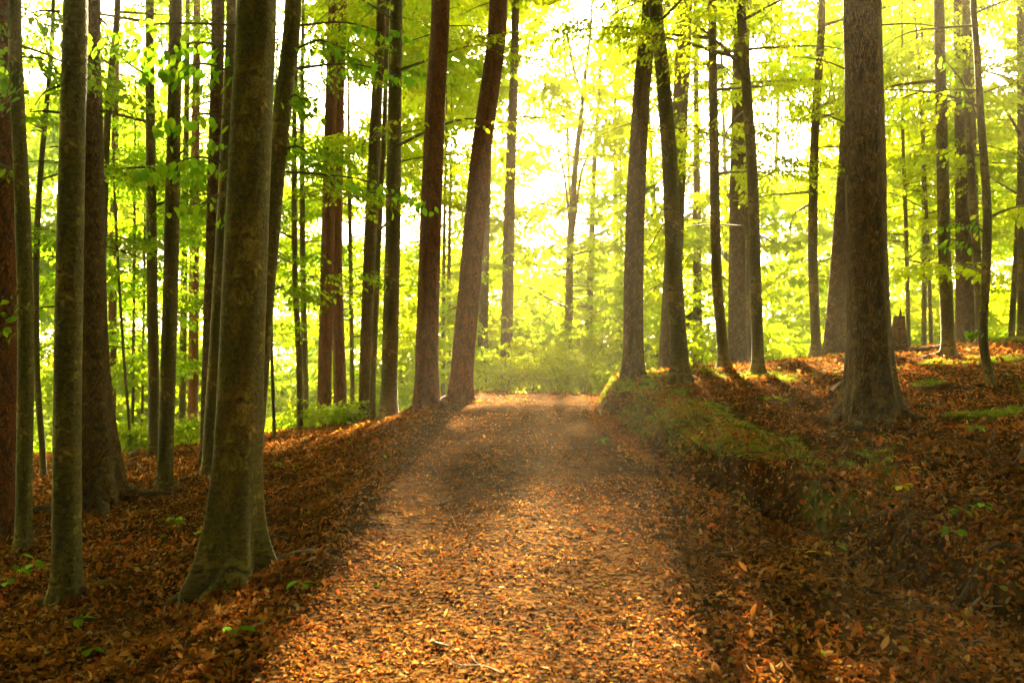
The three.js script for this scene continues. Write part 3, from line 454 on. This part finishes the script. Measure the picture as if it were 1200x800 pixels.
for (const [key, n0, a, b, dz] of nearBranches) {
  const n = Math.round(n0 * 1.4);
  const t = tree[key], g = t.g, A = P(a[0], a[1], t.d).sub(t.base), B = P(b[0], b[1], t.d + dz).sub(t.base), mid = A.clone().lerp(B, 0.5).add(new THREE.Vector3(0, 0.1, 0)), q3 = A.clone().lerp(B, 0.8).add(new THREE.Vector3(0, 0.05, 0));
  const h = clamp(A.y, 0.5, t.height), st = t.axis(h), pts = [st, mid, q3, B], br = part('branch', tube(pts, 0.012, 0.0025, 6, 12), M.beech, g), curve = new THREE.CatmullRomCurve3(pts), along = Math.atan2(-(B.z - A.z), B.x - A.x), L = A.distanceTo(B);
  for (let i = 0; i < n; i++) {
    const tt = mix(0.2, 1.02, (i + rnd()) / n), p = curve.getPoint(Math.min(1, tt)), s = i % 2 ? 1 : -1, off = rr(0, 0.3) * Math.min(1, L);
    p.add(new THREE.Vector3(Math.sin(along) * s * off, -rr(0, 0.08) - off * 0.15, Math.cos(along) * s * off));
    const lf = part('leaf', bigLeaf[i % 3], leafMats[Math.floor(rnd() * 4)], br); lf.position.copy(p); lf.scale.setScalar(rr(0.065, 0.1));
    lf.rotation.set(gauss() * 0.5, along + s * rr(0.2, 1.2), rr(-1.35, -0.25), 'YXZ');
  }
  leafUse[key] = (leafUse[key] ?? 0) + n;
}
// bare twigs of the trunks on the dark side: [tree, px points, thickness]
for (const [key, pts, r] of [['darkBeech', [[70, 14], [52, 12], [35, 15]], 0.012], ['darkBeech', [[70, 132], [50, 130], [34, 131]], 0.012], ['darkBeech', [[70, 100], [52, 108], [40, 124]], 0.009], ['darkBeech', [[70, 172], [60, 172], [54, 177]], 0.006], ['darkBeech', [[70, 302], [55, 300], [40, 304]], 0.009], ['darkBeech', [[70, 358], [52, 360], [42, 362]], 0.009],
  ['flaredSpruce', [[112, 130], [126, 130], [138, 131]], 0.014], ['flaredSpruce', [[112, 18], [124, 28], [130, 34]], 0.014], ['flaredSpruce', [[112, 138], [120, 138], [127, 141]], 0.01],
  ['hazeB', [[787, 250], [770, 275], [756, 300]], 0.012], ['midB', [[598, 135], [640, 138], [700, 128]], 0.02], ['rimBeech', [[466, 158], [480, 154], [510, 150]], 0.016], ['rimBeech', [[466, 285], [490, 283], [560, 288]], 0.014], ['rimBeech', [[466, 275], [480, 265], [492, 262]], 0.012],
  ['forked', [[670, 300], [662, 210], [650, 160]], 0.05], ['forked', [[672, 270], [682, 200], [690, 180]], 0.05], ['forked', [[680, 110], [670, 70], [664, 30]], 0.06], ['edgeBeech', [[1197, 160], [1180, 130], [1160, 105]], 0.03]]) {
  const t = tree[key], q = pts.map(([x, y], i) => P(x, y, t.d - 0.05 * i).sub(t.base)); part('dead_branch', tube(q, r, r * 0.35, 6, 8), M.spruce, t.g);
}


// ------------------------------------------------------------ spruces with hanging boughs in the haze
for (const [px, d, label] of [[722, 33, 'spruce with dark drooping boughs behind the leaning conifer in sun haze'], [818, 27, 'spruce with low drooping boughs between the glare trunks and grey beech']]) {
  const b = P(px, 430, d); b.y = ground(b.x, b.z); const g = thing('hanging_spruce', label, 'tree', b, 'trees of the wood'), H = 18;
  part('trunk', trunkShape((h) => new THREE.Vector3(0, h, 0), (h) => 0.16 * (1 - 0.9 * h / H), H, { step: 0.4, seen: 12, seg: 12, tile: [0.5, 0.8], seed: px, flare: 0.3, flareH: 0.3, lobes: 5, bumpy: 0.08 }), M.spruce, g);
  const list = [];
  for (let k = 0; k < 42; k++) {
    const h = rr(1.5, 13), a = k * 2.4 + gauss() * 0.3, L = mix(2.6, 1.2, h / H) * rr(0.7, 1.1), st = new THREE.Vector3(0, h, 0), e = new THREE.Vector3(Math.cos(a) * L, h - 0.35 * L, Math.sin(a) * L), m = st.clone().lerp(e, 0.5).add(new THREE.Vector3(0, 0.06 * L, 0)), c = new THREE.CatmullRomCurve3([st, m, e]);
    part('branch', tube([st, m, e], 0.02, 0.004, 5, 6), M.twig, g);
    for (let i = 0; i < 26; i++) { const p = c.getPoint(rr(0.25, 1)); if (rnd() < gap(b.x + p.x, b.y + p.y, b.z + p.z)) continue; const k2 = rr(0.7, 1.2); list.push([p.x, p.y, p.z, -a + gauss() * 0.9, rr(-0.3, 0.1), gauss() * 0.3, rr(0.9, 1.5), 0.035 * k2, 0.06 * k2, 0.018 * k2]); }
  }
  copies('crown', needleShape, M.needle, g, list);
}

// ------------------------------------------------------------ the wood far behind, round about and overhead
{
  seed = 333; const lists = [[], []], trunks = [];
  for (let c = 0; c < 460; c++) {
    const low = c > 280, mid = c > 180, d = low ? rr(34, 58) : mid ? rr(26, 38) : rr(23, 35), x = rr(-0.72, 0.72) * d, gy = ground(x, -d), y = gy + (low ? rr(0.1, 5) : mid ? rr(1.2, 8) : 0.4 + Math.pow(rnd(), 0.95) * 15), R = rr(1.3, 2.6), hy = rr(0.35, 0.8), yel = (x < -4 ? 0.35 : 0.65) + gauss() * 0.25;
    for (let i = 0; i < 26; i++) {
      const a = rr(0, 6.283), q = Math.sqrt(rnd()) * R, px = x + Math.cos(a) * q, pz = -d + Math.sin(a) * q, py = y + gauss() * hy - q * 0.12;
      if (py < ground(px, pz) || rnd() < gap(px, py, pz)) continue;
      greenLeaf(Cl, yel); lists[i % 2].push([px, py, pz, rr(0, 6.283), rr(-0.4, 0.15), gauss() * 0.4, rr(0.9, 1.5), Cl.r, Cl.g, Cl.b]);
    }
  }
  for (let c = 0; c < 34; c++) {                                    // leafy boughs of the wood's edge straight beyond the path
    const d = rr(25, 33), x = rr(-3.5, 6.5), y = rr(4.5, 11.5), R = rr(1, 1.9);
    for (let i = 0; i < 13; i++) { const a = rr(0, 6.283), q = Math.sqrt(rnd()) * R, px = x + Math.cos(a) * q, pz = -d + Math.sin(a) * q, py = y + gauss() * 0.4; if (rnd() < gap(px, py, pz)) continue; greenLeaf(Cl, 0.65); lists[i % 2].push([px, py, pz, rr(0, 6.283), rr(-0.4, 0.15), gauss() * 0.4, rr(0.7, 1.1), Cl.r, Cl.g, Cl.b]); }
  }
  for (let c = 0; c < 96; c++) {                                    // young growth at eye level behind the trunks
    const d = rr(21.5, 30), x = rr(-0.52, 0.58) * d, y = ground(x, -d) + rr(0.3, 4.4), R = rr(0.8, 1.6);
    for (let i = 0; i < 12; i++) { const a = rr(0, 6.283), q = Math.sqrt(rnd()) * R, px = x + Math.cos(a) * q, pz = -d + Math.sin(a) * q, py = y + gauss() * 0.35; if (rnd() < 0.7 * gap(px, py, pz)) continue; greenLeaf(Cl, 0.55); lists[i % 2].push([px, py, pz, rr(0, 6.283), rr(-0.3, 0.25), gauss() * 0.4, rr(0.55, 0.85), Cl.r, Cl.g, Cl.b]); }
  }
  for (let c = 0; c < 130; c++) {                                    // tall crowns beyond, that keep the sides of the path in shade
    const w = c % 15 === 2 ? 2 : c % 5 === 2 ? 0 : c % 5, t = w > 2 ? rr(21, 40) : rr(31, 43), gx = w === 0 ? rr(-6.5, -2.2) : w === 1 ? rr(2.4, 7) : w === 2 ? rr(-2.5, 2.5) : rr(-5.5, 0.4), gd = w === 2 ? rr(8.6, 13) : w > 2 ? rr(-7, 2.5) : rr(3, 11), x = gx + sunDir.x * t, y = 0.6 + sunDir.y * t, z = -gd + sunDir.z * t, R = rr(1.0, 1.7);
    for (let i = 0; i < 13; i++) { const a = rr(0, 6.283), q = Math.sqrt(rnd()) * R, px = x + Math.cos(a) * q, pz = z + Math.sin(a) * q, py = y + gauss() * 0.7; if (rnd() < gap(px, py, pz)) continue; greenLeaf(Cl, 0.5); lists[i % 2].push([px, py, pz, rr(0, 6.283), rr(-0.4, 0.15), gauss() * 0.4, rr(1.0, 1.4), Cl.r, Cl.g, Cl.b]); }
  }
  const wood = new THREE.Group(); wood.name = 'far_woodland'; wood.userData = { kind: 'stuff', label: 'sunlit mass of distant leafy trees beyond the crest of the path', category: 'woodland' }; scene.add(wood);
  lists.forEach((l, i) => copies('foliage', boughs[i], M.leaf, wood, l));
  for (let k = 0; k < 60; k++) { const d = rr(30, 62), x = rr(-0.7, 0.7) * d, y = ground(x, -d), r = rr(0.06, 0.16), H = rr(13, 20), l = gauss() * 0.7; trunks.push(tube([new THREE.Vector3(x, y - 0.2, -d), new THREE.Vector3(x + l * 0.3, y + H * 0.5, -d), new THREE.Vector3(x + l, y + H, -d)], r, r * 0.3, 7, 6)); }
  part('stems', mergeGeometries(trunks), M.beech, wood, 'stuff');

}
{
  seed = 444; const lists = [[], []], trunks = [];
  const push = (x, y, z, s) => { if (rnd() < gapNear(x, y, z, 0.7)) return; const d = -z; if (d > -3 && Math.abs(x) < 0.62 * d + 3.4 && y < 1.6 + 0.42 * d + 3) return; greenLeaf(Cl, 0.15); lists[lists[0].length % 2 ^ (rnd() < 0.5)].push([x, y, z, rr(0, 6.283), rr(-0.5, 0.3), gauss() * 0.5, s, Cl.r, Cl.g, Cl.b]); };
  for (let c = 0; c < 750; c++) {                                   // beside and behind
    const a = rr(0, 6.283), q = rr(7, 30), x = Math.cos(a) * q * 1.15, z = Math.sin(a) * q + 2, y0 = ground(x, z) + rr(0.5, 18), R = rr(1.2, 2.4);
    for (let i = 0; i < 34; i++) push(x + gauss() * R, Math.max(ground(x, z) + 0.2, y0 + gauss() * 0.8), z + gauss() * R, rr(2.2, 3.6));
  }
  for (let c = 0; c < 540; c++) {                                   // overhead
    const x = rr(-16, 16), z = rr(-26, 14), y0 = rr(9, 19), R = rr(1.2, 2.2);
    for (let i = 0; i < 22; i++) push(x + gauss() * R, y0 + gauss() * 0.7, z + gauss() * R, rr(2.0, 3.2));
  }
  for (let k = 0; k < 34; k++) { const a = rr(0, 6.283), q = rr(5, 26), x = Math.cos(a) * q * 1.2, z = Math.sin(a) * q + 4; if (-z > 1 && Math.abs(x) < 0.62 * -z + 1.5) continue; if (Math.abs(x - pathX(-z)) < 2.2) continue; const y = ground(x, z), r = rr(0.1, 0.24), H = rr(16, 21); trunks.push(tube([new THREE.Vector3(x, y - 0.3, z), new THREE.Vector3(x + gauss() * 0.2, y + H / 2, z), new THREE.Vector3(x + gauss() * 0.5, y + H, z)], r * 1.1, r * 0.3, 10, 8)); }
  const wood = new THREE.Group(); wood.name = 'surrounding_woodland'; wood.userData = { kind: 'stuff', label: 'closed beech wood and leaf canopy shading the path on all sides', category: 'woodland' }; scene.add(wood);
  lists.forEach((l, i) => copies('foliage', blob[i], M.leaf, wood, l));
  part('stems', mergeGeometries(trunks), M.beech, wood, 'stuff');

}

// ------------------------------------------------------------ undergrowth
{
  seed = 555; const low = [[], [], []];
  for (let i = 0; i < 24000; i++) {
    const d = 17.5 + Math.pow(rnd(), 1.2) * 26, x = rr(-0.62, 0.62) * d, u = x - pathX(d); if (Math.abs(u) < 1.8 && d < 30) continue; if (d < 24 && x > -2 && x < 4) continue;
    const n = fbm(x * 0.5, d * 0.5, 3, 91); if (n < 0.4 || (x > 0 && d < 19.5)) continue;
    const y = ground(x, -d) + Math.pow(rnd(), 1.5) * mix(0.25, 1.9, sst(18, 27, d)) * sst(0.38, 0.6, n); greenLeaf(Cl, 0.25);
    low[i % 3].push([x, y + 0.05, -d, rr(0, 6.283), rr(-0.2, 0.7), gauss() * 0.4, rr(0.8, 1.4), Cl.r, Cl.g, Cl.b]);
  }
  const under = new THREE.Group(); under.name = 'undergrowth'; under.userData = { kind: 'stuff', label: 'low green undergrowth covering the hollow ground beyond the path', category: 'undergrowth' }; scene.add(under);
  low.forEach((l, i) => copies('foliage', sprays[i], M.leaf, under, l));
}
function shrub(pos, w, h, n, yel, label, group) {                    // stems that fan out from the foot, leaves on all of them
  seed = 600 + label.length * 13; const g = thing('shrub', label, 'shrub', pos, group), lists = [[], [], []];
  for (let s = 0; s < 7; s++) {
    const a = s * 0.9 + gauss() * 0.3, L = rr(0.6, 1), e = new THREE.Vector3(Math.cos(a) * w * L, h * rr(0.6, 1), Math.sin(a) * w * L), pts = [new THREE.Vector3(0, -0.08, 0), new THREE.Vector3(e.x * 0.35, e.y * 0.6, e.z * 0.35), e], c = new THREE.CatmullRomCurve3(pts);
    part('stem', tube(pts, 0.009, 0.003, 5, 7), M.twig, g);
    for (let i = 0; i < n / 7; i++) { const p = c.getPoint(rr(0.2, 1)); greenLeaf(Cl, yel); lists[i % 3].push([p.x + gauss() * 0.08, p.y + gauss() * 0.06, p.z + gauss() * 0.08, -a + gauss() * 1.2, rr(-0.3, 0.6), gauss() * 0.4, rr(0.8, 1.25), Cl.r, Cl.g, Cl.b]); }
  }
  lists.forEach((l, i) => copies('foliage', sprays[i], M.leaf, g, l));
}
const crest = 'bright bushes beyond the crest of the path';
for (const [px, d, w, h, lab] of [[592, 19.2, 0.7, 0.95, 'sunlit yellow-green bush right of the leaning pine, beyond the path crest'], [622, 19.6, 0.8, 1.25, 'tall sunlit yellow-green bush below the lone spruce trunk'], [655, 19.2, 0.7, 0.95, 'rounded sunlit bush in front of the forked beech'], [684, 19.6, 0.75, 1.05, 'sunlit bush where the path bends out of sight'], [712, 19.8, 0.5, 0.6, 'small green bush beside the mossy bank end'], [568, 20.8, 0.5, 0.7, 'green bush close behind the leaning pine'], [436, 18.2, 0.4, 0.55, 'small feathery bush at the foot of the slim pale stem'], [386, 17.2, 0.5, 0.35, 'low leafy plant before the brown pine pair'], [350, 18.5, 0.5, 0.4, 'low leafy plant beside the crooked narrow stem'], [412, 17.6, 0.5, 0.4, 'low leafy plant beside the twinned brown trunk'], [158, 15.2, 0.5, 0.5, 'leafy bush at the foot of the pencil-thin saplings'], [220, 15.8, 0.55, 0.5, 'leafy bush left of the thickest beech, beyond the tilted one']]) {
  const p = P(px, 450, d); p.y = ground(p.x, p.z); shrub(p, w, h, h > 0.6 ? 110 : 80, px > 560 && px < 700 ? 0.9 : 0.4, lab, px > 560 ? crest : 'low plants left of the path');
}
// seedlings that push through the leaves: [px, py of the foot, height in m, leaves, label]
seed = 777; const seedLeaf = leafShape(6, 0.25, 0.2, 0.36);
for (const [px, py, h, n, yel, lab] of [[978, 655, 0.13, 3, 0.1, 'seedling with one broad green leaf below the bank scarp'], [962, 657, 0.06, 2, 0.95, 'tiny yellow leaf pair beside the broad-leaved seedling'], [1118, 648, 0.16, 5, 0, 'green seedling with wide leaves on the bank slope'], [1128, 618, 0.16, 5, 0, 'green seedling above the wide-leaved one on the bank slope'], [1152, 608, 0.13, 4, 0.1, 'seedling with drooping leaves at the end of the slope trio'], [1143, 512, 0.1, 5, 0.1, 'low seedling on the bank beyond the great trunk root'], [1056, 582, 0.1, 4, 0.75, 'yellow-green seedling in the middle of the bank'], [1082, 556, 0.05, 2, 1, 'single yellow leaf standing on the bank'], [12, 700, 0.36, 12, 0, 'leafy green seedling clump beside the slim dark beech'], [40, 688, 0.2, 6, 0, 'small seedling right of the leafy clump by the slim beech'], [92, 738, 0.09, 4, 0, 'seedling in deep shade below the straight black beech'], [104, 772, 0.07, 3, 0, 'tiny shaded seedling lowest before the black beech'], [205, 622, 0.12, 6, 0.1, 'flat green seedling left of the thickest beech'], [238, 632, 0.08, 4, 0.1, 'small seedling touching the thickest beech foot'], [276, 750, 0.07, 4, 0.15, 'small seedling below the roots of the thickest beech'], [352, 690, 0.05, 3, 0.5, 'tiny seedling on the path shoulder right of the thickest beech'], [322, 549, 0.07, 3, 0.4, 'tiny seedling on the shoulder high beside the thickest beech'], [704, 520, 0.06, 3, 0.4, 'tiny seedling on the path edge below the mossy bank']]) {
  const p = onGround(px, py), g = thing('seedling', lab, 'seedling', p, 'seedlings on the forest floor');
  part('stem', tube([new THREE.Vector3(0, -0.02, 0), new THREE.Vector3(0.01, h * 0.5, 0), new THREE.Vector3(gauss() * 0.03, h, 0)], 0.0025, 0.0012, 5, 4), M.twig, g);
  const mats = leafMats;
  for (let i = 0; i < n; i++) { const l = part('leaf', seedLeaf, yel > 0.5 ? yellowLeaf() : mats[(i * 2) % 3], g), a = i * 2.4 + rr(0, 0.6), lv = h > 0.2 ? rr(0.3, 1) : rr(0.75, 1); l.position.set(Math.cos(a) * 0.02 * (h > 0.2 ? 4 : 1), h * lv, -Math.sin(a) * 0.02 * (h > 0.2 ? 4 : 1)); l.rotation.set(gauss() * 0.3, a, rr(-0.5, 0.15), 'YXZ'); l.scale.setScalar(rr(0.06, 0.1)); }
}
function yellowLeaf() { if (!M.yellow) { M.yellow = M.leaf.clone(); M.yellow.color.setRGB(0.5, 0.42, 0.015); } return M.yellow; }
// grass and moss on the bank
{
  const blade = new THREE.BufferGeometry(), pos = [];
  for (let k = 0; k < 9; k++) { const a = k * 2.39, r = rr(0.2, 0.7), lean = rr(0.3, 0.9), h = rr(0.5, 1), x = Math.cos(a) * r * 0.4, z = Math.sin(a) * r * 0.4, w = 0.07; pos.push(x - Math.sin(a) * w, 0, z + Math.cos(a) * w, x + Math.sin(a) * w, 0, z - Math.cos(a) * w, x + Math.cos(a) * lean, h, z + Math.sin(a) * lean); }
  blade.setAttribute('position', new THREE.Float32BufferAttribute(pos, 3)); blade.computeVertexNormals();
  const list = [];
  for (let i = 0; i < 42000; i++) {
    const d = rr(8, 22), x = rr(1, 0.6 * d + 1), R = x - pathX(d) - toeR(d); if (R < 0.0) continue;
    const n = 0.9 * fbm(x * 1.6, d * 1.6, 4, 61) + 0.3 * Math.exp(-Math.pow((R - 0.5) / 0.55, 2)) * sst(8, 10, d); if (n < 0.57 + rr(0, 0.06)) continue;
    const k = rr(0.7, 1.3); list.push([x, ground(x, -d) - 0.005, -d, rr(0, 6.283), 0, 0, rr(0.025, 0.07), 0.2 * k, 0.26 * k, 0.015 * k]);
  }
  const o = copies('moss_and_grass', blade, M.grass, scene, list); o.userData = { kind: 'stuff', label: 'moss and short grass growing on the bank beside the path', category: 'moss' };
}

// ------------------------------------------------------------ stump, logs, sticks, roots
{
  const p = P(1053, 415, 16.2); p.y = ground(p.x, p.z); const g = thing('tree_stump', 'jagged rotten stump behind the great trunk on the bank', 'stump', p);
  part('stump_wood', trunkShape((h) => new THREE.Vector3(0.05 * h, h, 0), (h) => 0.13 * (1 - 0.5 * h), 0.62, { step: 0.06, seen: 2, seg: 20, tile: [0.5, 0.8], seed: 2, flare: 0.6, flareH: 0.15, lobes: 5, bumpy: 0.3 }), M.spruce, g);
  part('splinter', tube([new THREE.Vector3(0.03, 0.5, 0.03), new THREE.Vector3(0.04, 0.75, 0.02)], 0.05, 0.005, 6, 4), M.spruce, g);
}
function stick(name, label, cat, pxs, r, mat, lift = 0.015, r1 = 0.5) {
  const pts = pxs.map(([x, y]) => { const p = onGround(x, y); p.y += lift; return p; }), b = pts[0].clone(), g = thing(name, label, cat, b);
  part('wood', tube(pts.map((p) => p.sub(b)), r, r * r1, 8, 14, 0.25), mat, g); return g;
}
stick('fallen_log', 'short mossy log lying beside the rotten stump', 'log', [[1062, 414], [1085, 412], [1106, 408]], 0.06, M.spruce, 0.04);
stick('root', 'mossy surface root running out from the great trunk', 'root', [[1050, 477], [1085, 476], [1124, 474]], 0.045, M.spruce, 0.0, 0.4);
stick('fallen_branch', 'pale fallen branch behind the straight black beech', 'branch', [[118, 592], [135, 586], [152, 580]], 0.02, M.bleached, 0.05);
stick('fallen_branch', 'short dark stick leaning on leaves left of the great trunk', 'branch', [[974, 464], [984, 454], [994, 448]], 0.025, M.twig, 0.05);
stick('fallen_branch', 'pale broken stick in the shaded bank scarp', 'branch', [[1138, 722], [1143, 712], [1150, 706]], 0.014, M.bleached, 0.02);
stick('fallen_branch', 'thin stick lying across leaves under the bank scarp', 'branch', [[1150, 714], [1160, 716], [1176, 718]], 0.007, M.bleached, 0.03);
stick('fallen_branch', 'small stick lying on the sunlit path', 'branch', [[508, 757], [516, 760], [526, 762]], 0.012, M.twig, 0.02);
stick('root', 'pale curved root poking from the end of the mossy bank', 'root', [[712, 474], [705, 482], [704, 491]], 0.022, M.bleached, 0.06);
seed = 1234;
for (const d of [5.6, 6.3, 7.1, 7.8, 8.6, 9.4, 10.4, 11.6]) {          // roots laid bare along the cut edge of the bank
  const x = pathX(d) + toeR(d) + 0.22, b = new THREE.Vector3(x, ground(x, -d), -d), g = thing('bank_root', 'thin bare root hanging out of the eroded bank edge', 'root', b, 'bare roots along the bank edge'), q = rr(-0.25, 0.25);
  part('wood', tube([[0.3, 0.12], [0.05, 0], [-0.18, q * 0.5], [-0.34, q], [-0.5, q * 1.8]].map(([dx, dz]) => new THREE.Vector3(dx, ground(x + dx, -d + dz) - b.y + (dx > 0.2 ? -0.05 : 0.03), dz)), rr(0.012, 0.026), 0.005, 7, 14, 0.3), M.spruce, g);
}
for (const [a, lab] of [[[[158, 524], [168, 512], [178, 504]], 'bare twig rising from the brush beside the flared conifer'], [[[150, 540], [163, 530], [176, 526]], 'bent twig low in the brush beside the flared conifer'], [[[146, 552], [156, 548], [166, 556]], 'dark stick lying against the flared conifer foot']]) stick('fallen_branch', lab, 'branch', a, 0.016, M.twig, 0.08);
{
  seed = 888; const proto = tube([new THREE.Vector3(-0.16, 0, 0), new THREE.Vector3(-0.04, 0.012, 0.02), new THREE.Vector3(0.08, 0.004, -0.015), new THREE.Vector3(0.17, 0.02, 0.01)], 0.006, 0.0025, 6, 8, 0.3), fork = tube([new THREE.Vector3(-0.02, 0.012, 0.02), new THREE.Vector3(0.04, 0.02, 0.07), new THREE.Vector3(0.07, 0.03, 0.12)], 0.0035, 0.0015, 5, 5, 0.2);
  for (let k = 0; k < 26; k++) {
    const d = rr(4.8, 11), x = rr(-0.5, 0.5) * d, g = thing('twig', 'short dry twig lying among the fallen leaves', 'twig', new THREE.Vector3(x, ground(x, -d) + 0.025, -d), 'dry twigs scattered over the leaves');
    part('stick', proto, M.twig, g); part('side_shoot', fork, M.twig, g); g.rotation.set(gauss() * 0.15, rr(0, 6.283), gauss() * 0.15); g.scale.setScalar(rr(0.5, 1.1));
  }
}
shade(scene);
renderer.render(scene, camera);
